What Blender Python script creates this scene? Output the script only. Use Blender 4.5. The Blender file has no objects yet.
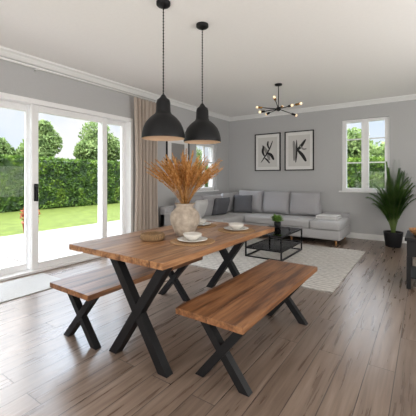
import bpy, bmesh, math, random
from mathutils import Vector, Matrix
random.seed(7)
R = random.Random(11)
scene = bpy.context.scene

# ------------------------------------------------------------------ materials
def new_mat(name):
    m = bpy.data.materials.new(name); m.use_nodes = True
    nt = m.node_tree; nt.nodes.clear()
    out = nt.nodes.new('ShaderNodeOutputMaterial')
    return m, nt, out
def N(nt, t, **kw):
    n = nt.nodes.new(t)
    for k, v in kw.items():
        if k in n.inputs.keys(): n.inputs[k].default_value = v
        else: setattr(n, k, v)
    return n
def c4(c): return (c[0], c[1], c[2], 1)
def srgb(r, g, b):
    f = lambda x: (x/255/12.92) if x/255 <= .04045 else ((x/255+.055)/1.055)**2.4
    return (f(r), f(g), f(b))
def ramp(nt, stops):
    r = nt.nodes.new('ShaderNodeValToRGB')
    e = r.color_ramp.elements
    e[0].position, e[0].color = stops[0][0], c4(stops[0][1])
    e[1].position, e[1].color = stops[-1][0], c4(stops[-1][1])
    for p, c in stops[1:-1]:
        x = e.new(p); x.color = c4(c)
    return r
def simple(name, col, rough=.5, metal=0, noise=0, nscale=30, bump=0, bscale=200, scale=(1,1,1), spec=.5, emit=None, estr=0, sheen=0):
    m, nt, out = new_mat(name)
    b = N(nt, 'ShaderNodeBsdfPrincipled'); L = nt.links
    b.inputs['Base Color'].default_value = c4(col); b.inputs['Roughness'].default_value = rough
    b.inputs['Metallic'].default_value = metal; b.inputs['Specular IOR Level'].default_value = spec
    b.inputs['Sheen Weight'].default_value = sheen
    tc = N(nt, 'ShaderNodeTexCoord'); mp = N(nt, 'ShaderNodeMapping'); mp.inputs['Scale'].default_value = scale
    L.new(tc.outputs['Object'], mp.inputs['Vector'])
    nz = N(nt, 'ShaderNodeTexNoise'); nz.inputs['Scale'].default_value = nscale; nz.inputs['Detail'].default_value = 4
    L.new(mp.outputs[0], nz.inputs['Vector'])
    a = max(noise, .01)
    rp = ramp(nt, [(.3, tuple(x*(1-a) for x in col)), (.7, tuple(min(1, x*(1+a)) for x in col))])
    L.new(nz.outputs['Fac'], rp.inputs[0]); L.new(rp.outputs[0], b.inputs['Base Color'])
    if bump:
        n2 = N(nt, 'ShaderNodeTexNoise'); n2.inputs['Scale'].default_value = bscale
        L.new(mp.outputs[0], n2.inputs['Vector'])
        bp = N(nt, 'ShaderNodeBump'); bp.inputs['Strength'].default_value = bump; bp.inputs['Distance'].default_value = .01
        L.new(n2.outputs['Fac'], bp.inputs['Height']); L.new(bp.outputs[0], b.inputs['Normal'])
    if emit:
        b.inputs['Emission Color'].default_value = c4(emit); b.inputs['Emission Strength'].default_value = estr
    L.new(b.outputs[0], out.inputs[0])
    return m
def wood(name, dark, mid, light, rough=.4, plank=None, axis='Y'):
    m, nt, out = new_mat(name); L = nt.links
    b = N(nt, 'ShaderNodeBsdfPrincipled'); b.inputs['Roughness'].default_value = rough
    tc = N(nt, 'ShaderNodeTexCoord'); sp = N(nt, 'ShaderNodeSeparateXYZ'); L.new(tc.outputs['Object'], sp.inputs[0])
    vec = N(nt, 'ShaderNodeCombineXYZ')
    def mul(src, k):
        q = N(nt, 'ShaderNodeMath', operation='MULTIPLY'); q.inputs[1].default_value = k; L.new(src, q.inputs[0]); return q.outputs[0]
    L.new(mul(sp.outputs['X'], 14), vec.inputs[0]); L.new(mul(sp.outputs['Y'], 1.1), vec.inputs[1]); L.new(mul(sp.outputs['Z'], 14), vec.inputs[2])
    v = vec.outputs[0]
    if plank:
        fl = N(nt, 'ShaderNodeMath', operation='DIVIDE'); fl.inputs[1].default_value = plank; L.new(sp.outputs['X'], fl.inputs[0])
        f2 = N(nt, 'ShaderNodeMath', operation='FLOOR'); L.new(fl.outputs[0], f2.inputs[0])
        wn = N(nt, 'ShaderNodeTexWhiteNoise', noise_dimensions='1D'); L.new(f2.outputs[0], wn.inputs['W'])
        ad = N(nt, 'ShaderNodeVectorMath', operation='MULTIPLY_ADD')
        L.new(wn.outputs['Color'], ad.inputs[0]); ad.inputs[1].default_value = (9, 9, 9); L.new(v, ad.inputs[2]); v = ad.outputs[0]
    n1 = N(nt, 'ShaderNodeTexNoise'); n1.inputs['Scale'].default_value = 1.0; n1.inputs['Detail'].default_value = 8; n1.inputs['Distortion'].default_value = .8
    L.new(v, n1.inputs['Vector'])
    n2 = N(nt, 'ShaderNodeTexNoise'); n2.inputs['Scale'].default_value = 4.0; n2.inputs['Detail'].default_value = 7
    L.new(v, n2.inputs['Vector'])
    mx = N(nt, 'ShaderNodeMath', operation='MULTIPLY_ADD'); mx.inputs[1].default_value = .4
    L.new(n2.outputs['Fac'], mx.inputs[0]); 
    sc = mul(n1.outputs['Fac'], .6); L.new(sc, mx.inputs[2])
    rp = ramp(nt, [(.38, dark), (.5, mid), (.62, light)]); L.new(mx.outputs[0], rp.inputs[0])
    col = rp.outputs[0]
    if plank:
        hv = N(nt, 'ShaderNodeHueSaturation'); L.new(col, hv.inputs['Color'])
        mr = N(nt, 'ShaderNodeMapRange'); mr.inputs['To Min'].default_value = .9; mr.inputs['To Max'].default_value = 1.1
        L.new(wn.outputs['Value'], mr.inputs['Value']); L.new(mr.outputs[0], hv.inputs['Value']); col = hv.outputs[0]
    L.new(col, b.inputs['Base Color'])
    bp = N(nt, 'ShaderNodeBump'); bp.inputs['Strength'].default_value = .15; bp.inputs['Distance'].default_value = .003
    L.new(n2.outputs['Fac'], bp.inputs['Height']); L.new(bp.outputs[0], b.inputs['Normal'])
    L.new(b.outputs[0], out.inputs[0]); return m
def floor_mat():
    m, nt, out = new_mat('laminate_floor'); L = nt.links
    b = N(nt, 'ShaderNodeBsdfPrincipled')
    tc = N(nt, 'ShaderNodeTexCoord'); sp = N(nt, 'ShaderNodeSeparateXYZ'); L.new(tc.outputs['Object'], sp.inputs[0])
    cb = N(nt, 'ShaderNodeCombineXYZ'); L.new(sp.outputs['Y'], cb.inputs[0]); L.new(sp.outputs['X'], cb.inputs[1])
    br = N(nt, 'ShaderNodeTexBrick', offset=.37, offset_frequency=2)
    for k, v in {'Scale': 1, 'Mortar Size': .0026, 'Mortar Smooth': .2, 'Brick Width': 1.5, 'Row Height': .165, 'Bias': 0}.items(): br.inputs[k].default_value = v
    br.inputs['Color1'].default_value = (0, 0, 0, 1); br.inputs['Color2'].default_value = (1, 1, 1, 1); br.inputs['Mortar'].default_value = (.5, .5, .5, 1)
    L.new(cb.outputs[0], br.inputs['Vector'])
    mp = N(nt, 'ShaderNodeVectorMath', operation='MULTIPLY'); mp.inputs[1].default_value = (1.5, 22, 1); L.new(cb.outputs[0], mp.inputs[0])
    ad = N(nt, 'ShaderNodeVectorMath', operation='MULTIPLY_ADD'); ad.inputs[1].default_value = (11, 17, 5); L.new(br.outputs['Color'], ad.inputs[0]); L.new(mp.outputs[0], ad.inputs[2])
    n1 = N(nt, 'ShaderNodeTexNoise'); n1.inputs['Scale'].default_value = 1.2; n1.inputs['Detail'].default_value = 9; n1.inputs['Distortion'].default_value = .5
    L.new(ad.outputs[0], n1.inputs['Vector'])
    rp = ramp(nt, [(.28, srgb(100, 83, 72)), (.5, srgb(124, 106, 93)), (.74, srgb(146, 128, 115))]); L.new(n1.outputs['Fac'], rp.inputs[0])
    hv = N(nt, 'ShaderNodeHueSaturation'); L.new(rp.outputs[0], hv.inputs['Color'])
    mr = N(nt, 'ShaderNodeMapRange'); mr.inputs['To Min'].default_value = .86; mr.inputs['To Max'].default_value = 1.1
    L.new(br.outputs['Color'], mr.inputs['Value']); L.new(mr.outputs[0], hv.inputs['Value'])
    mx = N(nt, 'ShaderNodeMix', data_type='RGBA'); L.new(br.outputs['Fac'], mx.inputs['Factor'])
    L.new(hv.outputs[0], mx.inputs['A']); mx.inputs['B'].default_value = c4(srgb(56, 46, 40)); L.new(mx.outputs['Result'], b.inputs['Base Color'])
    mr2 = N(nt, 'ShaderNodeMapRange'); mr2.inputs['To Min'].default_value = .22; mr2.inputs['To Max'].default_value = .36
    L.new(n1.outputs['Fac'], mr2.inputs['Value']); L.new(mr2.outputs[0], b.inputs['Roughness'])
    b.inputs['Specular IOR Level'].default_value = .65
    bp = N(nt, 'ShaderNodeBump', invert=True); bp.inputs['Strength'].default_value = .4; bp.inputs['Distance'].default_value = .002
    L.new(br.outputs['Fac'], bp.inputs['Height']); L.new(bp.outputs[0], b.inputs['Normal'])
    L.new(b.outputs[0], out.inputs[0]); return m
def glass_mat():
    m, nt, out = new_mat('window_glass'); L = nt.links
    t = N(nt, 'ShaderNodeBsdfTransparent'); g = N(nt, 'ShaderNodeBsdfGlossy'); g.inputs['Roughness'].default_value = .02
    lw = N(nt, 'ShaderNodeFresnel'); lw.inputs['IOR'].default_value = 1.2
    mx = N(nt, 'ShaderNodeMixShader'); L.new(lw.outputs[0], mx.inputs[0]); L.new(t.outputs[0], mx.inputs[1]); L.new(g.outputs[0], mx.inputs[2])
    L.new(mx.outputs[0], out.inputs[0]); return m
def leaf_mat(name, a, b_, c, sc=3, trans=.35):
    m, nt, out = new_mat(name); L = nt.links
    tc = N(nt, 'ShaderNodeTexCoord'); nz = N(nt, 'ShaderNodeTexNoise'); nz.inputs['Scale'].default_value = sc; nz.inputs['Detail'].default_value = 6
    L.new(tc.outputs['Object'], nz.inputs['Vector'])
    rp = ramp(nt, [(.35, a), (.5, b_), (.65, c)]); L.new(nz.outputs['Fac'], rp.inputs[0])
    d = N(nt, 'ShaderNodeBsdfPrincipled'); d.inputs['Roughness'].default_value = .7; d.inputs['Specular IOR Level'].default_value = .25; L.new(rp.outputs[0], d.inputs['Base Color'])
    t = N(nt, 'ShaderNodeBsdfTranslucent'); L.new(rp.outputs[0], t.inputs['Color'])
    mx = N(nt, 'ShaderNodeMixShader'); mx.inputs[0].default_value = trans
    L.new(d.outputs[0], mx.inputs[1]); L.new(t.outputs[0], mx.inputs[2]); L.new(mx.outputs[0], out.inputs[0]); return m
def stripe_mat(name, c1, c2, scale, rough=.9):
    m, nt, out = new_mat(name); L = nt.links
    b = N(nt, 'ShaderNodeBsdfPrincipled'); b.inputs['Roughness'].default_value = rough
    tc = N(nt, 'ShaderNodeTexCoord')
    w = N(nt, 'ShaderNodeTexWave', bands_direction='X'); w.inputs['Scale'].default_value = scale; w.inputs['Distortion'].default_value = 1.5; w.inputs['Detail'].default_value = 3; w.inputs['Detail Scale'].default_value = 2
    w2 = N(nt, 'ShaderNodeTexNoise'); w2.inputs['Scale'].default_value = 60
    L.new(tc.outputs['Object'], w.inputs['Vector']); L.new(tc.outputs['Object'], w2.inputs['Vector'])
    a = N(nt, 'ShaderNodeMath', operation='MULTIPLY_ADD'); a.inputs[1].default_value = .5; L.new(w.outputs['Fac'], a.inputs[0])
    k = N(nt, 'ShaderNodeMath', operation='MULTIPLY'); k.inputs[1].default_value = .5; L.new(w2.outputs['Fac'], k.inputs[0]); L.new(k.outputs[0], a.inputs[2])
    rp = ramp(nt, [(.2, c1), (.8, c2)]); L.new(a.outputs[0], rp.inputs[0]); L.new(rp.outputs[0], b.inputs['Base Color'])
    bp = N(nt, 'ShaderNodeBump'); bp.inputs['Strength'].default_value = .5; bp.inputs['Distance'].default_value = .004
    L.new(a.outputs[0], bp.inputs['Height']); L.new(bp.outputs[0], b.inputs['Normal'])
    L.new(b.outputs[0], out.inputs[0]); return m
def rug_mat():
    m, nt, out = new_mat('patterned_rug'); L = nt.links
    b = N(nt, 'ShaderNodeBsdfPrincipled'); b.inputs['Roughness'].default_value = .95
    tc = N(nt, 'ShaderNodeTexCoord'); mp = N(nt, 'ShaderNodeMapping'); mp.inputs['Rotation'].default_value = (0, 0, math.pi/4)
    L.new(tc.outputs['Object'], mp.inputs['Vector'])
    ws = []
    for d in ('X', 'Y'):
        w = N(nt, 'ShaderNodeTexWave', bands_direction=d); w.inputs['Scale'].default_value = 2.6; w.inputs['Distortion'].default_value = 1.2; w.inputs['Detail'].default_value = 3
        L.new(mp.outputs[0], w.inputs['Vector']); ws.append(w.outputs['Fac'])
    mxx = N(nt, 'ShaderNodeMath', operation='MAXIMUM'); L.new(ws[0], mxx.inputs[0]); L.new(ws[1], mxx.inputs[1])
    pw = N(nt, 'ShaderNodeMath', operation='POWER'); pw.inputs[1].default_value = 5; L.new(mxx.outputs[0], pw.inputs[0])
    w3 = N(nt, 'ShaderNodeTexWave', bands_direction='Y'); w3.inputs['Scale'].default_value = 4.5; w3.inputs['Distortion'].default_value = 1.5
    L.new(tc.outputs['Object'], w3.inputs['Vector'])
    nz = N(nt, 'ShaderNodeTexNoise'); nz.inputs['Scale'].default_value = 30; nz.inputs['Detail'].default_value = 5; L.new(tc.outputs['Object'], nz.inputs['Vector'])
    def mad(a, k, c):
        q = N(nt, 'ShaderNodeMath', operation='MULTIPLY_ADD'); L.new(a, q.inputs[0]); q.inputs[1].default_value = k
        if isinstance(c, float): q.inputs[2].default_value = c
        else: L.new(c, q.inputs[2])
        return q.outputs[0]
    v = mad(pw.outputs[0], -.12, .2); v = mad(w3.outputs['Fac'], .35, v); v = mad(nz.outputs['Fac'], .7, v)
    rp = ramp(nt, [(.25, srgb(134, 129, 122)), (.9, srgb(206, 201, 194))]); L.new(v, rp.inputs[0]); L.new(rp.outputs[0], b.inputs['Base Color'])
    bp = N(nt, 'ShaderNodeBump'); bp.inputs['Strength'].default_value = .8; bp.inputs['Distance'].default_value = .01
    L.new(v, bp.inputs['Height']); L.new(bp.outputs[0], b.inputs['Normal'])
    L.new(b.outputs[0], out.inputs[0]); return m
def curtain_mat():
    m, nt, out = new_mat('linen_curtain'); L = nt.links
    d = N(nt, 'ShaderNodeBsdfDiffuse'); t = N(nt, 'ShaderNodeBsdfTranslucent')
    tc = N(nt, 'ShaderNodeTexCoord'); nz = N(nt, 'ShaderNodeTexNoise'); nz.inputs['Scale'].default_value = 120
    L.new(tc.outputs['Object'], nz.inputs['Vector'])
    rp = ramp(nt, [(.3, srgb(196, 183, 172)), (.7, srgb(212, 200, 188))]); L.new(nz.outputs['Fac'], rp.inputs[0])
    L.new(rp.outputs[0], d.inputs['Color']); L.new(rp.outputs[0], t.inputs['Color'])
    mx = N(nt, 'ShaderNodeMixShader'); mx.inputs[0].default_value = .3
    L.new(d.outputs[0], mx.inputs[1]); L.new(t.outputs[0], mx.inputs[2]); L.new(mx.outputs[0], out.inputs[0]); return m

M_wall = simple('wall_paint_grey', srgb(186, 186, 186), .85, noise=.015, bump=.05)
M_ceil = simple('ceiling_paint', srgb(246, 244, 241), .9, noise=.01)
M_white = simple('white_trim', srgb(240, 240, 238), .45)
M_upvc = simple('white_upvc', srgb(245, 245, 245), .3)
M_floor = floor_mat()
M_glass = glass_mat()
M_black = simple('black_metal', srgb(20, 20, 22), .5, metal=.0, noise=.08, spec=.3)
M_shade = simple('black_enamel', srgb(16, 16, 18), .5, noise=.05, spec=.3)
M_inner = simple('shade_lining', srgb(205, 175, 145), .5)
M_bulb = simple('frosted_bulb', srgb(240, 225, 200), .3, emit=srgb(255, 215, 170), estr=.6)
M_brass = simple('brass', srgb(150, 112, 62), .3, metal=.9)
M_table = wood('table_wood', srgb(92, 60, 38), srgb(148, 104, 70), srgb(180, 136, 96), .34, plank=.21)
M_bench = wood('bench_wood', srgb(82, 50, 29), srgb(128, 85, 53), srgb(156, 110, 74), .34, plank=.25)
M_oak = wood('oak_leg', srgb(120, 80, 48), srgb(170, 122, 78), srgb(200, 155, 105), .5)
M_sofa = simple('sofa_fabric', srgb(180, 179, 180), .95, noise=.06, nscale=180, bump=.25, bscale=350, sheen=.2)
M_sofa2 = simple('sofa_back_fabric', srgb(166, 165, 168), .95, noise=.06, nscale=180, bump=.25, bscale=350, sheen=.2)
M_pdark = simple('charcoal_pillow', srgb(92, 93, 98), .95, noise=.1, nscale=150, bump=.3)
M_plight = simple('light_pillow', srgb(206, 205, 204), .95, noise=.06, nscale=150, bump=.3)
M_rug = rug_mat()
M_mat = stripe_mat('door_mat', srgb(165, 164, 162), srgb(200, 199, 197), 14)
M_curt = curtain_mat()
M_vase = simple('stone_vase', srgb(168, 155, 140), .85, noise=.24, nscale=22, bump=.6, bscale=60)
M_straw = leaf_mat('dried_grass', srgb(176, 120, 62), srgb(210, 158, 94), srgb(228, 186, 126), 30, .35)
M_wicker = stripe_mat('wicker', srgb(92, 70, 46), srgb(155, 124, 88), 40)
M_placemat = stripe_mat('seagrass_mat', srgb(145, 110, 74), srgb(184, 148, 108), 30)
M_ceramic = simple('white_ceramic', srgb(214, 210, 203), .25, noise=.03)
M_paper = simple('print_paper', srgb(232, 231, 229), .7)
M_ink = simple('print_ink', srgb(30, 30, 32), .7)
M_ink2 = simple('print_ink_grey', srgb(140, 138, 136), .7)
M_ink3 = simple('print_wash', srgb(212, 210, 207), .7)
M_frame = simple('black_frame', srgb(20, 20, 22), .5, spec=.3)
M_pot = simple('dark_pot', srgb(28, 28, 30), .5, spec=.3)
M_soil = simple('soil', srgb(50, 36, 26), .95, noise=.3)
M_stem = simple('green_stem', srgb(90, 110, 50), .6)
M_palm = leaf_mat('palm_leaf', srgb(40, 70, 28), srgb(70, 104, 44), srgb(108, 140, 68), 5)
M_herb = leaf_mat('herb_leaf', srgb(80, 120, 50), srgb(116, 156, 72), srgb(150, 186, 100), 30)
M_hedge = leaf_mat('hedge_leaf', srgb(34, 54, 16), srgb(62, 88, 26), srgb(92, 114, 38), 2.5)
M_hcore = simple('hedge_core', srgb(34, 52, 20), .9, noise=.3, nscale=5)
M_tree1 = leaf_mat('tree_leaf', srgb(70, 90, 48), srgb(98, 118, 66), srgb(124, 140, 86), 2)
M_tcore = simple('tree_core', srgb(66, 84, 46), .9, noise=.3, nscale=5)
M_tree2 = leaf_mat('shrub_leaf', srgb(78, 94, 28), srgb(108, 120, 42), srgb(130, 140, 60), 2)
M_bark = simple('bark', srgb(80, 64, 50), .9, noise=.3, bump=.5, bscale=30)
M_grass = simple('lawn_grass', srgb(68, 78, 32), .9, noise=.25, nscale=3, bump=.6, bscale=90, spec=.1)
M_patio = simple('patio_paving', srgb(118, 114, 110), .8, noise=.1, nscale=5, spec=.2)
M_terra = simple('terracotta', srgb(140, 80, 55), .8, noise=.1)
M_rust = leaf_mat('rust_leaf', srgb(90, 50, 38), srgb(128, 72, 50), srgb(150, 100, 66), 6)
M_tglass = glass_mat(); M_tglass.name = 'table_glass'

# ------------------------------------------------------------------ builder
class B:
    def __init__(s, name, loc=(0, 0, 0)):
        s.name, s.loc = name, Vector(loc); s.v = []; s.f = []; s.mi = []; s.sm = []; s.mats = []
    def m(s, mat):
        if mat not in s.mats: s.mats.append(mat)
        return s.mats.index(mat)
    def add(s, vs, fs, mat, smooth=False, mx=None):
        o = len(s.v); i = s.m(mat)
        for p in vs:
            p = Vector(p); s.v.append(mx @ p if mx else p)
        for f in fs:
            s.f.append([k+o for k in f]); s.mi.append(i); s.sm.append(smooth)
    def bm(s, bm, mat, smooth, mx=None):
        bm.verts.index_update(); s.add([v.co.copy() for v in bm.verts], [[v.index for v in f.verts] for f in bm.faces], mat, smooth, mx); bm.free()
    def box(s, x0, x1, y0, y1, z0, z1, mat, bev=0, seg=2, mx=None, smooth=None):
        bm = bmesh.new(); bmesh.ops.create_cube(bm, size=1)
        for v in bm.verts: v.co = Vector(((x0+x1)/2+v.co.x*(x1-x0), (y0+y1)/2+v.co.y*(y1-y0), (z0+z1)/2+v.co.z*(z1-z0)))
        if bev: bmesh.ops.bevel(bm, geom=bm.edges[:], offset=bev, segments=seg, affect='EDGES', profile=.5)
        s.bm(bm, mat, (bev > .02) if smooth is None else smooth, mx)
    def prism(s, b, t, hx, hy, z0, z1, mat):   # slanted bar, ends parallel to floor
        vs = []
        for (x, y), z in ((b, z0), (t, z1)):
            vs += [(x-hx, y-hy, z), (x+hx, y-hy, z), (x+hx, y+hy, z), (x-hx, y+hy, z)]
        s.add(vs, [[3, 2, 1, 0], [4, 5, 6, 7], [0, 1, 5, 4], [1, 2, 6, 5], [2, 3, 7, 6], [3, 0, 4, 7]], mat)
    def lathe(s, c, prof, mat, n=40, smooth=True, cap=False):
        vs = []; fs = []
        for r, z in prof:
            for k in range(n):
                a = 2*math.pi*k/n; vs.append((c[0]+r*math.cos(a), c[1]+r*math.sin(a), c[2]+z))
        for j in range(len(prof)-1):
            for k in range(n):
                k2 = (k+1) % n; fs.append([j*n+k, j*n+k2, (j+1)*n+k2, (j+1)*n+k])
        if cap: fs.append(list(range(n))[::-1]); fs.append([(len(prof)-1)*n+k for k in range(n)])
        s.add(vs, fs, mat, smooth)
    def tube(s, pts, rad, mat, n=8, smooth=True):
        pts = [Vector(p) for p in pts]; vs = []; fs = []
        for i, p in enumerate(pts):
            t = (pts[min(i+1, len(pts)-1)]-pts[max(i-1, 0)]).normalized()
            a = t.cross(Vector((0, 0, 1)) if abs(t.z) < .9 else Vector((1, 0, 0))).normalized(); b = t.cross(a)
            r = rad[i] if isinstance(rad, (list, tuple)) else rad
            for k in range(n):
                q = 2*math.pi*k/n; vs.append(p+(a*math.cos(q)+b*math.sin(q))*r)
        for i in range(len(pts)-1):
            for k in range(n):
                k2 = (k+1) % n; fs.append([i*n+k, i*n+k2, (i+1)*n+k2, (i+1)*n+k])
        fs.append(list(range(n))[::-1]); fs.append([(len(pts)-1)*n+k for k in range(n)])
        s.add(vs, fs, mat, smooth)
    def sphere(s, c, r, mat, sc=(1, 1, 1), sub=3, disp=0):
        bm = bmesh.new(); bmesh.ops.create_icosphere(bm, subdivisions=sub, radius=r)
        for v in bm.verts:
            k = 1+disp*(R.random()-.5); v.co = Vector((c[0]+v.co.x*sc[0]*k, c[1]+v.co.y*sc[1]*k, c[2]+v.co.z*sc[2]*k))
        s.bm(bm, mat, True)
    def pillow(s, c, w, h, t, mat, rz=0, tilt=0, e=.42, n=14, roll=0):
        vs = []; fs = []
        for side in (1, -1):
            for i in range(n+1):
                for j in range(n+1):
                    u = -1+2*i/n; v = -1+2*j/n
                    th = max((1-u**4)*(1-v**4), 0)**e
                    pin = 1-.05*(1-abs(u*v))*(abs(u)**6+abs(v)**6)
                    vs.append((u*w/2*pin, side*t/2*th, v*h/2*pin))
        q = (n+1)**2
        for i in range(n):
            for j in range(n):
                a = i*(n+1)+j; f = [a, a+1, a+n+2, a+n+1]
                fs.append(f); fs.append([k+q for k in f[::-1]])
        mx = Matrix.Translation(c) @ Matrix.Rotation(rz, 4, 'Z') @ Matrix.Rotation(tilt, 4, 'X') @ Matrix.Rotation(roll, 4, 'Y')
        s.add(vs, fs, mat, True, mx)
    def leaves(s, pts, size, mat, up=.3):
        for p in pts:
            d = Vector((R.uniform(-1, 1), R.uniform(-1, 1), R.uniform(-1, 1)+up)).normalized()
            a = d.cross(Vector((R.uniform(-1, 1), R.uniform(-1, 1), R.uniform(-1, 1)))).normalized()
            z = size*R.uniform(.6, 1.3); p = Vector(p)
            s.add([p-d*z, p+a*z*.5, p+d*z, p-a*z*.5], [[0, 1, 2, 3]], mat)
    def done(s):
        me = bpy.data.meshes.new(s.name); me.from_pydata([tuple(v-s.loc) for v in s.v], [], s.f); 
        for m in s.mats: me.materials.append(m)
        me.polygons.foreach_set('material_index', s.mi); me.polygons.foreach_set('use_smooth', s.sm); me.update()
        ob = bpy.data.objects.new(s.name, me); ob.location = s.loc; scene.collection.objects.link(ob); return ob

XL, YB, XR, YN, H = -4.4, 7.4, 2.2, -1.8, 2.93
# ------------------------------------------------------------------ shell
b = B('floor'); b.box(XL-.25, XR+.2, YN-.2, YB+.25, -.12, 0, M_floor); b.done()
b = B('ceiling'); b.box(XL-.25, XR+.2, YN-.2, YB+.25, H, H+.15, M_ceil); b.done()
DY0, DY1, DZ = .35, 3.95, 2.38
WY0, WY1, WZ0, WZ1 = 5.9, 6.75, 1.0, 2.15
b = B('wall_left')
x0, x1 = XL-.25, XL
b.box(x0, x1, YN, DY0, 0, H, M_wall); b.box(x0, x1, DY0, DY1, DZ, H, M_wall)
b.box(x0, x1, DY1, WY0, 0, H, M_wall); b.box(x0, x1, WY0, WY1, 0, WZ0, M_wall); b.box(x0, x1, WY0, WY1, WZ1, H, M_wall)
b.box(x0, x1, WY1, YB, 0, H, M_wall); b.done()
BX0, BX1, BZ0, BZ1 = -1.52, -.6, 1.02, 2.57
b = B('wall_back')
b.box(XL-.25, BX0, YB, YB+.25, 0, H, M_wall); b.box(BX1, XR+.2, YB, YB+.25, 0, H, M_wall)
b.box(BX0, BX1, YB, YB+.25, 0, BZ0, M_wall); b.box(BX0, BX1, YB, YB+.25, BZ1, H, M_wall); b.done()
b = B('wall_right'); b.box(XR, XR+.2, YN, YB, 0, H, M_wall); b.done()
b = B('wall_near'); b.box(XL-.25, XR+.2, YN-.2, YN, 0, H, M_wall); b.done()
def cornice(name, axis, a0, a1, pos, sgn):
    b = B(name); prof = [(0, 0), (.09, 0), (.085, -.02), (.05, -.035), (.03, -.06), (.015, -.085), (0, -.09)]
    vs = []
    for a in (a0, a1):
        for d, z in prof:
            vs.append((pos+sgn*d, a, H+z) if axis == 'Y' else (a, pos+sgn*d, H+z))
    n = len(prof); fs = [[i, (i+1) % n, n+(i+1) % n, n+i] for i in range(n)] + [list(range(n)), list(range(n, 2*n))[::-1]]
    b.add(vs, fs, M_white); b.done()
cornice('trim_1', 'Y', YN, YB, XL, 1); cornice('trim_2', 'X', XL, XR, YB, -1)
b = B('baseboard_back'); b.box(XL, XR, YB-.018, YB, 0, .12, M_white, .004); b.done()
b = B('baseboard_left'); b.box(XL, XL+.018, DY1+.02, YB-.02, 0, .12, M_white, .004); b.done()
b = B('baseboard_right'); b.box(XR-.018, XR, YN, YB-.02, 0, .12, M_white, .004); b.done()

# sliding door
b = B('door_1'); dx0, dx1 = XL-.16, XL-.04
b.box(XL-.2, XL+.02, DY0, DY1, DZ-.07, DZ, M_upvc, .006); b.box(XL-.2, XL+.02, DY0, DY0+.06, 0.03, DZ-.07, M_upvc, .006)
b.box(XL-.2, XL+.02, DY1-.06, DY1, 0.03, DZ-.07, M_upvc, .006); b.box(XL-.22, XL+.02, DY0, DY1, 0.0, .035, M_upvc, .006)
def leaf(y0, y1, xa, xb, w=.09):
    z0, z1 = .035, DZ-.07
    b.box(xa, xb, y0, y0+w, z0, z1, M_upvc, .006); b.box(xa, xb, y1-w, y1, z0, z1, M_upvc, .006)
    b.box(xa, xb, y0+w, y1-w, z0, z0+w, M_upvc, .006); b.box(xa, xb, y0+w, y1-w, z1-w, z1, M_upvc, .006)
    b.box((xa+xb)/2-.004, (xa+xb)/2+.004, y0+w-.01, y1-w+.01, z0+w-.01, z1-w+.01, M_glass)
leaf(.41, 1.32, XL-.18, XL-.12); leaf(1.25, 2.24, XL-.18, XL-.12); leaf(2.18, 3.42, XL-.09, XL-.03); leaf(3.34, 3.89, XL-.18, XL-.12, .07)
b.box(XL-.03, XL-.012, 2.205, 2.24, .98, 1.22, M_black, .004); b.box(XL-.012, XL+.03, 2.212, 2.232, 1.0, 1.02, M_black); b.box(XL-.012, XL+.03, 2.212, 2.232, 1.18, 1.2, M_black)
b.box(XL+.02, XL+.035, 2.21, 2.235, .98, 1.22, M_black, .004)
b.done()
# windows
b = B('window_1')
def wframe_y(b, xa, xb, y0, y1, z0, z1, w, mull=0):
    b.box(xa, xb, y0, y0+w, z0, z1, M_upvc, .005); b.box(xa, xb, y1-w, y1, z0, z1, M_upvc, .005)
    b.box(xa, xb, y0+w, y1-w, z0, z0+w, M_upvc, .005); b.box(xa, xb, y0+w, y1-w, z1-w, z1, M_upvc, .005)
    b.box((xa+xb)/2-.004, (xa+xb)/2+.004, y0+w, y1-w, z0+w, z1-w, M_glass)
wframe_y(b, XL-.14, XL-.06, WY0, WY1, WZ0, WZ1, .07)
b.box(XL-.12, XL-.07, (WY0+WY1)/2-.02, (WY0+WY1)/2+.02, WZ0+.07, WZ1-.07, M_upvc); b.box(XL-.115, XL-.075, WY0+.07, WY1-.07, 1.68, 1.71, M_upvc)
b.box(XL-.06, XL+.05, WY0-.05, WY1+.05, WZ0-.03, WZ0, M_white, .005)
b.done()
b = B('window_2'); ya, yb = YB+.06, YB+.14; w = .06
b.box(BX0, BX0+w, ya, yb, BZ0, BZ1, M_upvc, .005); b.box(BX1-w, BX1, ya, yb, BZ0, BZ1, M_upvc, .005)
b.box(BX0+w, BX1-w, ya, yb, BZ0, BZ0+w, M_upvc, .005); b.box(BX0+w, BX1-w, ya, yb, BZ1-w, BZ1, M_upvc, .005)
xm = (BX0+BX1)/2
b.box(xm-.04, xm+.04, ya, yb, BZ0+w, BZ1-w, M_upvc, .005)
for s0, s1 in ((BX0+w, xm-.04), (xm+.04, BX1-w)):
    b.box(s0, s0+.03, ya-.015, yb-.02, BZ0+w, BZ1-w, M_upvc); b.box(s1-.03, s1, ya-.015, yb-.02, BZ0+w, BZ1-w, M_upvc)
    b.box(s0, s1, ya+.025, yb-.03, 2.13, 2.155, M_upvc); b.box(s0, s1, ya+.025, yb-.03, 1.62, 1.645, M_upvc)
b.box(BX0+w, BX1-w, ya+.035, ya+.042, BZ0+w, BZ1-w, M_glass)
b.box(BX0-.05, BX1+.05, YB-.06, ya, BZ0-.03, BZ0, M_white, .005)
b.box(xm-.055, xm-.045, ya-.03, ya-.015, 1.5, 1.6, M_white)
b.done()

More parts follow.
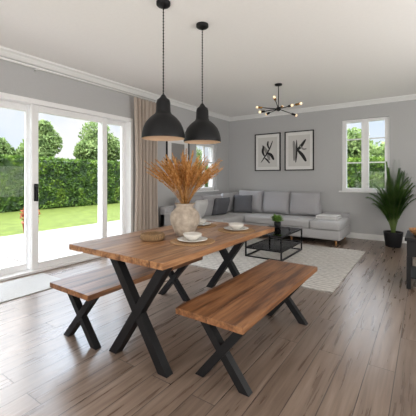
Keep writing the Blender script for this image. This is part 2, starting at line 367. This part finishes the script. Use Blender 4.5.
# curtain + rail
CT = 2.74
b = B('curtain', (XL+.13, 4.17, .03)); n = 110; vs = []; fs = []
rows = 10
for j in range(rows+1):
    z = .03+(CT-.03)*j/rows
    for i in range(n+1):
        t = i/n; sp = 1-.12*math.sin(math.pi*j/rows)
        y = 4.17+(t-.5)*.62*sp; ph = t*2*math.pi*6.5
        x = XL+.13+.045*math.sin(ph)+.01*math.sin(ph*2.3+j*.3)
        vs.append((x, y, z))
for j in range(rows):
    for i in range(n): a = j*(n+1)+i; fs.append([a, a+1, a+n+2, a+n+1])
b.add(vs, fs, M_curt, True); b.done()
b = B('curtain_rail'); b.tube([(XL+.13, .0, CT+.03), (XL+.13, 4.52, CT+.03)], .014, M_white, 12)
b.sphere((XL+.13, 4.54, CT+.03), .028, M_white)
for y in (.2, 2.2, 4.4): b.tube([(XL, y, CT+.03), (XL+.13, y, CT+.03)], .009, M_white); 
for k in range(9): 
    y = 3.92+k*.062
    b.lathe((XL+.13, y, CT), [(.006, 0), (.006, .02)], M_white, 8)
b.done()

# ------------------------------------------------------------------ garden
b = B('lawn', (-12, 6, -.14)); b.add([(-60, -30, -.14), (40, -30, -.14), (40, 60, -.14), (-60, 60, -.14)], [[0, 1, 2, 3]], M_grass); b.done()
b = B('patio')
x = -8.1
while x < XL-.3:
    y = -2.0
    while y < 6.4:
        b.box(x, x+.585, y, y+.885, -.14, -.06, M_patio, .006); y += .9
    x += .6
b.done()
def hedge(name, x0, x1, y0, y1, z1, n, faces):
    b = B(name, ((x0+x1)/2, (y0+y1)/2, -.14))
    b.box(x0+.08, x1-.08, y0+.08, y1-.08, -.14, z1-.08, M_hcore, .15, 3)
    pts = []
    for _ in range(n):
        f = R.choice(faces)
        bulge = .12*R.random()
        if f == 'x': pts.append((x1-.05+bulge-.06, R.uniform(y0, y1), R.uniform(-.1, z1)))
        elif f == 'y': pts.append((R.uniform(x0, x1), y0-bulge+.08, R.uniform(-.1, z1)))
        else: pts.append((R.uniform(x0, x1), R.uniform(y0, y1), z1-.05+bulge))
    b.leaves(pts, .075, M_hedge); b.done()
hedge('garden_hedge', -15.6, -14.4, 2, 26, 2.2, 26000, ['x', 'x', 'x', 'x', 't'])
hedge('garden_hedge', -9, 3.5, 13.0, 14.0, 2.0, 12000, ['y', 'y', 'y', 't'])
def tree(name, x, y, blobs, mat, leaf=.12, n=2500, trunk=.12, core=.7):
    b = B(name, (x, y, -.14)); zt = max(c[2] for c in blobs)
    b.tube([(x, y, -.14), (x+.05, y, zt*.5), (x, y+.05, zt)], [trunk, trunk*.8, trunk*.5], M_bark, 10)
    for (dx, dy, z, r, sz) in blobs:
        b.sphere((x+dx, y+dy, z), r*core, M_tcore if mat is not M_tree2 else mat, (1, 1, sz), 3, .15)
        pts = []
        for _ in range(n//len(blobs)):
            d = Vector((R.gauss(0, 1), R.gauss(0, 1), R.gauss(0, 1))).normalized()*r*R.uniform(.6, 1.2)
            pts.append((x+dx+d.x, y+dy+d.y, z+d.z*sz))
        b.leaves(pts, leaf, mat)
    b.done()
tree('garden_tree', -19, 3.0, [(0, 0, 4.0, .9, 1.1), (-.9, .5, 3.5, .9, 1), (.3, -1.1, 3.9, 1.0, 1), (.2, -.5, 4.9, .7, 1.1), (0, -1.6, 4.7, .7, 1)], M_tree1, .12, 6000, core=.6)
tree('garden_tree', -21, 8.4, [(0, 0, 2.8, .6, 1.4), (0, .6, 2.5, .6, 1)], M_tree1, .12, 3000, core=.6)
tree('garden_tree', -21, 10.8, [(0, 0, 3.2, .9, 1.1), (0, .6, 3.7, .75, 1.1), (.3, -.7, 2.8, .7, .9), (0, .3, 4.4, .5, 1.3)], M_tree1, .12, 6000, core=.6)
tree('garden_tree', -21, 15.2, [(0, 0, 4.2, 1.1, 1.3), (0, 1.2, 3.6, 1.0, 1), (.5, -1.1, 3.2, .8, 1)], M_tree1, .13, 6000, core=.6)
tree('garden_tree', -20, 22, [(0, 0, 3.4, 1.3, 1), (1, 2.2, 3.0, 1.3, 1)], M_tree1, .14, 5000, core=.6)
tree('round_shrub', -16.9, 4.4, [(0, 0, 2.5, .75, .9)], M_tree2, .08, 4500, core=.9)
tree('garden_tree', -1.7, 18, [(0, 0, 2.2, 1.0, .8), (1.5, 0, 1.9, .9, .8), (-1.6, .3, 3.0, .9, .9)], M_tree1, .12, 5000, core=.6)
b = B('garden_planter', (-7.7, 3.75, -.06)); c = (-7.7, 3.75, -.06)
b.lathe(c, [(.001, 0), (.12, 0), (.17, .3), (.185, .3), (.185, .34), (.16, .34), (.15, .3), (.001, .3)], M_terra)
pts = []
for _ in range(500):
    d = Vector((R.gauss(0, 1), R.gauss(0, 1), R.gauss(0, 1))).normalized()*.2*R.uniform(.3, 1); pts.append((c[0]+d.x, c[1]+d.y, c[2]+.5+d.z*1.1))
b.leaves(pts, .05, M_rust); b.done()

# ------------------------------------------------------------------ table & benches
def xleg(b, y, xc, hw, z1, bw, mat):
    b.prism((xc-hw, y-.001), (xc+hw, y-.001), bw*.62, bw/2, 0, z1, mat)
    b.prism((xc+hw, y+.001), (xc-hw, y+.001), bw*.62, bw/2-.002, 0, z1, mat)
b = B('dining_table', (-1.92, 2.42, 0)); X0, X1, Y0, Y1 = -2.44, -1.39, 1.5, 3.33
npl = 5; w = (X1-X0)/npl
for i in range(npl): b.box(X0+i*w+.0003, X0+(i+1)*w-.0003, Y0, Y1, .705, .75, M_table, .002)
b.box(-2.2, -1.6, Y0+.1, Y0+.2, .69, .705, M_black); b.box(-2.2, -1.6, Y1-.25, Y1-.15, .69, .705, M_black)
b.box(-1.97, -1.83, Y0+.2, Y1-.25, .69, .704, M_black)
xleg(b, 1.56, -1.67, .25, .705, .065, M_black); xleg(b, 3.12, -1.87, .25, .705, .065, M_black)
b.done()
def bench(X0, X1, Y0, Y1, ya, yb, xc, hw):
    b = B('wooden_bench', ((X0+X1)/2, (Y0+Y1)/2, 0)); w = (X1-X0)/2
    for i in range(2): b.box(X0+i*w+.0003, X0+(i+1)*w-.0003, Y0, Y1, .41, .45, M_bench, .002)
    for y in (ya, yb):
        b.box(xc-hw-.03, xc+hw+.03, y-.03, y+.03, .4, .41, M_black)
        xleg(b, y, xc, hw, .405, .055, M_black)
    b.done()
bench(-1.35, -.85, 1.58, 3.08, 1.7, 2.8, -1.06, .165)
bench(-2.52, -2.0, 1.38, 2.8, 1.5, 2.62, -2.26, .18)

# table-top items
T = .75
c = (-1.876, 2.334, T); b = B('vase_with_dried_grass', c)
b.lathe(c, [(.001, 0), (.06, 0), (.075, .01), (.105, .06), (.135, .13), (.142, .18), (.13, .225), (.1, .255), (.082, .27), (.08, .285), (.095, .305), (.1, .312), (.092, .312), (.075, .288), (.07, .27), (.1, .2), (.001, .15)], M_vase, 48)
for _ in range(190):
    a = R.uniform(0, 2*math.pi); sp = math.sqrt(R.random())*1.05; Ln = R.uniform(.42, .6)*(1-.1*sp)
    d = Vector((math.cos(a), math.sin(a), 0)); p = []
    for k in range(8):
        t = k/7; p.append(Vector(c)+Vector((0, 0, .2))+d*(.08*sp*t+.28*sp*t*t)+Vector((0, 0, 1))*(.04+Ln)*(t-.1*sp*t*t))
    b.tube(p, .0013, M_straw, 4)
    h0 = R.uniform(.48, .6)
    for k in range(50):
        t = h0+(1-h0)*k/49; i = min(int(t*7), 6); q = p[i].lerp(p[i+1], t*7-i); tg = (p[i+1]-p[i]).normalized()
        s_ = Vector((R.uniform(-1, 1), R.uniform(-1, 1), R.uniform(-1, 1))); s_ = (s_-tg*s_.dot(tg)).normalized()
        ln = .034*(1-abs(k/49-.45)*1.2); dd = (tg*1.0+s_*.4).normalized(); cr = dd.cross(s_).normalized()*.004
        b.add([q, q+dd*ln*.5+cr, q+dd*ln, q+dd*ln*.5-cr], [[0, 1, 2, 3]], M_straw)
b.done()
c = (-2.0, 2.03, T); b = B('woven_bowl', c)
pr = []
for k in range(9):
    a = -math.pi/2+k/8*math.pi; pr.append((.085+.022*math.cos(a)+.004*(k % 2), .03+.03*math.sin(a)))
b.lathe(c, [(.001, .0)]+[(.085, 0)]+pr[1:]+[(.068, .045), (.06, .02), (.001, .015)], M_wicker, 40); b.done()
def place(cx, cy, bowl=True):
    b = B('placemat', (cx, cy, T)); pr = [(.001, 0), (.19, 0), (.196, .003), (.19, .006)]
    for k in range(9, 0, -1): pr += [(.02*k+.008, .0062), (.02*k, .0045)]
    b.lathe((cx, cy, T), pr+[(.001, .006)], M_placemat, 48); b.done()
    z = T+.0066
    b = B('dinner_plate_with_bowl', (cx, cy, z)); b.lathe((cx, cy, z), [(.001, 0), (.07, 0), (.08, .004), (.13, .016), (.132, .019), (.08, .009), (.001, .007)], M_ceramic, 48)
    z += .0075
    b.lathe((cx, cy, z), [(.001, 0), (.035, 0), (.04, .006), (.075, .035), (.083, .055), (.08, .056), (.07, .036), (.035, .012), (.001, .01)], M_ceramic, 48); b.done()
place(-1.66, 2.17); place(-1.64, 2.9); place(-2.15, 2.95)
# rug, mat
b = B('rug', (-2, 4.9, 0)); b.box(-3.1, -.86, 3.72, 6.12, 0.0, .014, M_rug, .005)
for i in range(150):
    x = -3.09+i*.0149
    for y, s_ in ((3.72, -1), (6.12, 1)): b.add([(x, y, .006), (x+.005, y, .006), (x+.006, y+s_*.045, .003), (x+.001, y+s_*.045, .003)], [[0, 1, 2, 3]], M_rug)
b.done()
b = B('doormat', (-3.95, 1.5, 0)); b.box(-4.28, -3.62, .7, 2.25, 0, .012, M_mat, .004); b.done()

# coffee table
b = B('coffee_table', (-2.13, 5.1, .014)); X0, X1, Y0, Y1 = -2.43, -1.82, 4.62, 5.58; zt = .40; r = .011; z0 = .014
for x in (X0, X1):
    for y in (Y0, Y1): b.box(x-r, x+r, y-r, y+r, z0, zt, M_black)
for z in (z0+r+.001, zt-r, .16):
    for x in (X0, X1): b.box(x-r, x+r, Y0+r, Y1-r, z-r, z+r, M_black)
    for y in (Y0, Y1): b.box(X0+r, X1-r, y-r, y+r, z-r, z+r, M_black)
b.box(X0+r, X1-r, Y0+r, Y1-r, zt-.008, zt, M_tglass); b.box(X0+r, X1-r, Y0+r, Y1-r, .155, .163, M_tglass)
b.done()
c = (-2.2, 5.4, .401); b = B('potted_plant', c)
b.lathe(c, [(.001, 0), (.05, 0), (.065, .1), (.06, .1), (.055, .09), (.001, .09)], M_pot)
for k in range(260):
    a = R.uniform(0, 6.28); l = R.uniform(.08, .18); d = Vector((math.cos(a), math.sin(a), R.uniform(.3, 2.5))).normalized()
    p = Vector(c)+Vector((0, 0, .09)); s_ = d.cross(Vector((0, 0, 1))).normalized()*.016
    b.add([p+d*l*.4, p+d*l*.7+s_, p+d*l, p+d*l*.7-s_], [[0, 1, 2, 3]], M_herb)
    b.add([p, p+d*l*.45+s_*.15, p+d*l*.45-s_*.15], [[0, 1, 2]], M_stem)
b.done()

# ------------------------------------------------------------------ sofa
b = B('corner_sofa', (-3.3, 6.2, 0)); SX0 = -4.32; SF = -3.38; BYf, BYb = 6.3, 7.3; SXR = -1.32; SY0 = 4.55
b.box(SX0, SF-.02, SY0, BYb, .1, .3, M_sofa, .03, 3); b.box(SX0, SXR, BYf+.02, BYb, .1, .3, M_sofa, .03, 3)
ys = [SY0+.2, 5.5, 6.3]
for i in range(2): b.box(SX0+.2, SF, ys[i]+.004, ys[i+1]-.004, .29, .46, M_sofa, .05, 4)
b.box(SX0+.2, -3.38, 6.304, BYb-.2, .29, .46, M_sofa, .05, 4)
xs = [-3.376, -2.63, -1.9]
for i in range(2): b.box(xs[i]+.004, xs[i+1]-.004, BYf, BYb-.2, .29, .46, M_sofa, .05, 4)
b.box(-1.896, SXR, BYf-.03, BYb-.05, .29, .46, M_sofa, .05, 4)
b.box(SX0, SX0+.2, SY0, BYb, .2, .74, M_sofa2, .05, 4); b.box(SX0, -1.9, BYb-.2, BYb, .2, .74, M_sofa2, .05, 4)
b.box(-1.9, SXR, BYb-.14, BYb, .2, .56, M_sofa2, .05, 4)
b.box(SX0, SF-.02, SY0, SY0+.2, .15, .64, M_sofa, .05, 4)
for y in (5.12, 5.9): b.pillow((SX0+.3, y, .68), .78, .5, .26, M_sofa2, rz=math.pi/2, tilt=math.radians(10), e=.3)
for x in (-3.55, -2.88, -2.22): b.pillow((x, BYb-.3, .73), .68, .54, .26, M_sofa2, tilt=math.radians(-12), e=.3)
b.pillow((SX0+.32, 6.75, .7), .78, .5, .24, M_sofa2, rz=math.pi/2, tilt=math.radians(10), e=.3)
for x, y in ((SX0+.08, SY0+.08), (SF-.12, SY0+.08), (SXR-.1, BYf+.1), (SXR-.1, BYb-.1), (-3.3, BYf+.1), (-2.3, BYf+.1), (SX0+.08, BYb-.1), (SF-.12, 5.6)):
    b.lathe((x, y, 0), [(.018, 0), (.028, .11)], M_oak, 16, cap=True)
sofa = b.done()
for (loc, w, h, t, mat, rz, tl) in (((-3.62, 6.72, .68), .46, .44, .17, M_pdark, .35, -20), ((-3.82, 6.05, .66), .46, .42, .17, M_pdark, math.pi/2-.2, 20), ((-3.80, 5.2, .66), .44, .42, .17, M_plight, math.pi/2+.1, 20)):
    b = B('throw_pillow', loc); b.pillow(loc, w, h, t, mat, rz=rz, tilt=math.radians(tl)); o = b.done(); o.parent = sofa; o.location = Vector(loc)-sofa.location
b = B('folded_blanket', (-1.65, 6.75, .46))
b.box(-1.86, -1.42, 6.55, 7.0, .46, .5, M_plight, .018, 3); b.box(-1.85, -1.44, 6.56, 6.98, .5, .54, M_plight, .018, 3); o = b.done()
o.parent = sofa; o.location = o.location-sofa.location

# pictures
def picture_back(x0, x1, z0, z1, art):
    b = B('framed_picture', ((x0+x1)/2, YB, (z0+z1)/2)); y = YB; w = .022
    b.box(x0, x0+w, y-.03, y, z0, z1, M_frame); b.box(x1-w, x1, y-.03, y, z0, z1, M_frame)
    b.box(x0+w, x1-w, y-.03, y, z0, z0+w, M_frame); b.box(x0+w, x1-w, y-.03, y, z1-w, z1, M_frame)
    b.box(x0+w, x1-w, y-.012, y, z0+w, z1-w, M_paper)
    b.box(x0+.09, x1-.09, y-.0128, y-.011, z0+.1, z1-.1, M_ink3)
    cx, cz = (x0+x1)/2, (z0+z1)/2
    for k, (mat, pts, rad) in enumerate(art):
        P = [Vector((cx+p[0], y-.0135-.0004*k, cz+p[1])) for p in pts]
        for _ in range(2):
            Q = [P[0]]
            for i in range(len(P)-1): Q += [P[i]*.75+P[i+1]*.25, P[i]*.25+P[i+1]*.75]
            P = Q+[P[-1]]
        vs = []
        for i, p in enumerate(P):
            t = (P[min(i+1, len(P)-1)]-P[max(i-1, 0)]).normalized(); s_ = Vector((-t.z, 0, t.x))*rad*(.15+.85*math.sin(math.pi*(i+.2)/len(P)))
            vs += [p+s_, p-s_]
        b.add(vs, [[2*i, 2*i+1, 2*i+3, 2*i+2] for i in range(len(P)-1)], mat)
    b.done()
picture_back(-3.62, -2.93, 1.48, 2.42, [
    (M_ink2, [(-.14, .18), (-.02, .02), (.06, -.2)], .045), (M_ink, [(-.18, -.26), (-.06, -.1), (.06, .08), (.14, .28)], .018),
    (M_ink, [(-.08, -.1), (-.14, .02), (-.1, .16)], .032), (M_ink, [(-.02, -.02), (.1, -.06), (.17, -.2)], .036), (M_ink, [(.05, .08), (.0, .18), (.02, .28)], .024), (M_ink, [(-.08, -.14), (.0, -.2), (.06, -.28)], .022)])
picture_back(-2.82, -2.12, 1.48, 2.42, [
    (M_ink2, [(-.12, -.24), (-.1, 0), (-.13, .24)], .04), (M_ink, [(-.06, .26), (-.05, 0), (-.08, -.28)], .02), (M_ink, [(.16, .26), (.05, .1), (-.06, .0)], .036),
    (M_ink, [(-.04, .02), (.08, -.1), (.17, -.26)], .038), (M_ink2, [(.0, .14), (.1, .02), (.18, .04)], .02)])
b = B('framed_picture', (XL, 5.2, 1.85)); y0, y1, z0, z1 = 4.85, 5.6, 1.45, 2.2; w = .025
b.box(XL, XL+.03, y0, y0+w, z0, z1, M_frame); b.box(XL, XL+.03, y1-w, y1, z0, z1, M_frame); b.box(XL, XL+.03, y0+w, y1-w, z0, z0+w, M_frame); b.box(XL, XL+.03, y0+w, y1-w, z1-w, z1, M_frame)
b.box(XL, XL+.012, y0+w, y1-w, z0+w, z1-w, M_paper); b.box(XL+.012, XL+.014, y0+.16, y1-.16, z0+.16, z1-.16, M_ink2); b.done()

# ------------------------------------------------------------------ pendant lamps
def pendant(x, y, zb):
    b = B('pendant_lamp', (x, y, H))
    prof = [(.196, 0), (.199, .012), (.195, .05), (.183, .1), (.163, .145), (.13, .185), (.1, .212), (.078, .228), (.068, .25), (.064, .335), (.057, .36), (.035, .375), (.02, .4), (.01, .41)]
    b.lathe((x, y, zb), prof, M_shade, 56)
    b.lathe((x, y, zb), [(.196, 0), (.19, .012), (.187, .05), (.175, .1), (.155, .14), (.12, .178), (.08, .2), (.001, .205)], M_inner, 56)
    b.lathe((x, y, zb), [(.03, .2), (.03, .14), (.02, .13)], M_shade, 20)
    b.sphere((x, y, zb+.095), .032, M_bulb, (1, 1, 1.25), 3)
    pr = []; z = .4; k = 0
    while zb+z < H-.03: pr.append((.0075 if k % 2 else .0035, z)); z += .014; k += 1
    pr.append((.005, H-zb-.03)); b.lathe((x, y, zb), pr, M_black, 10)
    b.lathe((x, y, H), [(.005, -.06), (.055, -.035), (.065, -.025), (.065, 0)], M_shade, 32); b.done()
pendant(-2.0, 2.17, 1.665); pendant(-1.95, 2.72, 1.68)
# chandelier
x, y = -2.1, 5.2; b = B('sputnik_chandelier', (x, y, H)); zc = 2.5
b.lathe((x, y, H), [(.01, -.03), (.06, -.022), (.065, 0)], M_black, 24); b.tube([(x, y, zc-.04), (x, y, H-.02)], .008, M_black)
b.sphere((x, y, zc), .04, M_black)
for k in range(8):
    a = k*math.pi/4+.2; el = (.16, -.22, .32, -.05)[k % 4]
    d = Vector((math.cos(a)*math.cos(el), math.sin(a)*math.cos(el), math.sin(el))); c = Vector((x, y, zc)); L_ = .36
    b.tube([c, c+d*L_], .0075, M_black); b.tube([c+d*(L_-.07), c+d*L_], .019, M_black if k % 2 else M_brass, 12)
    b.sphere(c+d*(L_+.022), .024, M_bulb, sub=2)
b.done()

# palm
c = (-.5, 6.9, 0); b = B('potted_palm', c)
b.lathe(c, [(.001, 0), (.12, 0), (.13, .01), (.165, .26), (.165, .285), (.15, .285), (.145, .25), (.001, .25)], M_pot)
b.lathe(c, [(.001, .26), (.147, .255)], M_soil)
for k in range(48):
    a = k*2.399+R.uniform(-.2, .2); out = R.uniform(.05, .4); hh = R.uniform(.7, 1.48)*(1-.25*out); d = Vector((math.cos(a), math.sin(a), 0)); p = []
    base = Vector(c)+Vector((d.x*.03, d.y*.03, .25))
    for i in range(12):
        t = i/11; p.append(base+d*(out*t**1.6)+Vector((0, 0, hh*(t-.3*(out/.42)*t**3))))
    b.tube(p, [.006*(1-.7*i/11) for i in range(12)], M_stem, 5)
    side = d.cross(Vector((0, 0, 1))).normalized()
    for i in range(22):
        t = .32+.68*i/21; j = min(int(t*11), 10); q = p[j].lerp(p[j+1], t*11-j); tg = (p[j+1]-p[j]).normalized()
        ln = .2*math.sin(math.pi*min(1, (t-.2)/.95))+.04
        for s_ in (1, -1):
            dd = (side*s_*.8+tg*.75+Vector((0, 0, -.15))).normalized(); wv = dd.cross(Vector((0, 0, 1))).normalized()*.012
            e = q+dd*ln+Vector((0, 0, -.04*ln/.2))
            m_ = q+dd*ln*.45+Vector((0, 0, .01))
            if e.y > YB-.08: e.y = YB-.08
            if m_.y > YB-.08: m_.y = YB-.08
            b.add([q, m_+wv, e, m_-wv], [[0, 1, 2, 3]], M_palm)
b.done()
# side cabinet right
b = B('side_table', (.05, 4.6, 0)); X0, X1, Y0, Y1 = -.2, .3, 4.35, 5.0
b.box(X0, X1, Y0, Y1, .56, .6, M_black, .006); b.box(X0+.02, X1-.02, Y0+.02, Y1-.02, .38, .56, M_black, .004)
for xx in (X0+.04, X1-.04):
    for yy in (Y0+.04, Y1-.04): b.box(xx-.022, xx+.022, yy-.022, yy+.022, 0, .38, M_black)
b.box(X0+.04, X1-.04, Y0+.04, Y1-.04, .12, .14, M_black)
b.done()
c = (-.06, 4.62, .6); b = B('wooden_bowl', c); b.lathe(c, [(.001, 0), (.05, 0), (.1, .05), (.11, .08), (.1, .08), (.05, .015), (.001, .012)], M_oak); b.done()

# ------------------------------------------------------------------ world & lights
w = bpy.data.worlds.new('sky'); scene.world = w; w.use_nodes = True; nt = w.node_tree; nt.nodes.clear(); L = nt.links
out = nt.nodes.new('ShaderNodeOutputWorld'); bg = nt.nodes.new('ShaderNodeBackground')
tc = nt.nodes.new('ShaderNodeTexCoord'); sp = nt.nodes.new('ShaderNodeSeparateXYZ'); L.new(tc.outputs['Generated'], sp.inputs[0])
rp = ramp(nt, [(.0, (.86, .93, 1.0)), (.35, (.6, .78, 1.0)), (1, (.94, .97, 1.0))]); L.new(sp.outputs['Z'], rp.inputs[0])
nz = nt.nodes.new('ShaderNodeTexNoise'); nz.inputs['Scale'].default_value = 3; nz.inputs['Detail'].default_value = 7; L.new(tc.outputs['Generated'], nz.inputs['Vector'])
r2 = ramp(nt, [(.42, (0, 0, 0)), (.62, (1, 1, 1))]); L.new(nz.outputs['Fac'], r2.inputs[0])
mx = nt.nodes.new('ShaderNodeMix'); mx.data_type = 'RGBA'; L.new(r2.outputs[0], mx.inputs['Factor']); L.new(rp.outputs[0], mx.inputs['A']); mx.inputs['B'].default_value = (1, 1, 1, 1)
L.new(mx.outputs['Result'], bg.inputs[0])
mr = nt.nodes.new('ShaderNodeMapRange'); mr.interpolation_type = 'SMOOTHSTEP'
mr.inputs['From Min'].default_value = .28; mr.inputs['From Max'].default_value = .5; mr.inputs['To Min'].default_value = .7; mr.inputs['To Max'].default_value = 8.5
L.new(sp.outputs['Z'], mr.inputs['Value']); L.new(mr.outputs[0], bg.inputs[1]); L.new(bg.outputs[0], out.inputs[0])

s = bpy.data.lights.new('sun', 'SUN'); s.energy = 3.0; s.angle = .02; s.color = (1, .94, .82)
o = bpy.data.objects.new('sun', s); scene.collection.objects.link(o)
o.rotation_euler = Vector((-.35, .6, -.75)).to_track_quat('-Z', 'Y').to_euler()
def area(name, loc, dirn, sx, sy, e, col=(1, 1, 1)):
    l = bpy.data.lights.new(name, 'AREA'); l.shape = 'RECTANGLE'; l.size = sx; l.size_y = sy; l.energy = e; l.color = col
    o = bpy.data.objects.new(name, l); o.location = loc; o.rotation_euler = Vector(dirn).to_track_quat('-Z', 'Y').to_euler(); scene.collection.objects.link(o)
area('rear_fill_light', (-.8, YN+.05, 1.5), (0, 1, .4), 4.0, 2.2, 125, (1, .98, .95))  # added fill lamp behind the camera; the near wall has no window
area('side_fill_light', (XR-.05, 3.0, 1.6), (-1, 0, .5), 5.0, 2.0, 120, (1, .98, .95))  # added fill lamp, out of view, by the solid right wall; lifts room and ceiling

# camera
cam = bpy.data.cameras.new('camera'); cam.sensor_width = 36; cam.lens = 36*315/416; cam.shift_y = -30/416; cam.clip_start = .05
o = bpy.data.objects.new('camera', cam); o.location = (0, 0, 1.3); o.rotation_euler = (math.radians(90), 0, math.radians(34.6)); scene.collection.objects.link(o)
scene.camera = o
scene.view_settings.view_transform = 'Standard'
scene.view_settings.exposure = 0.55
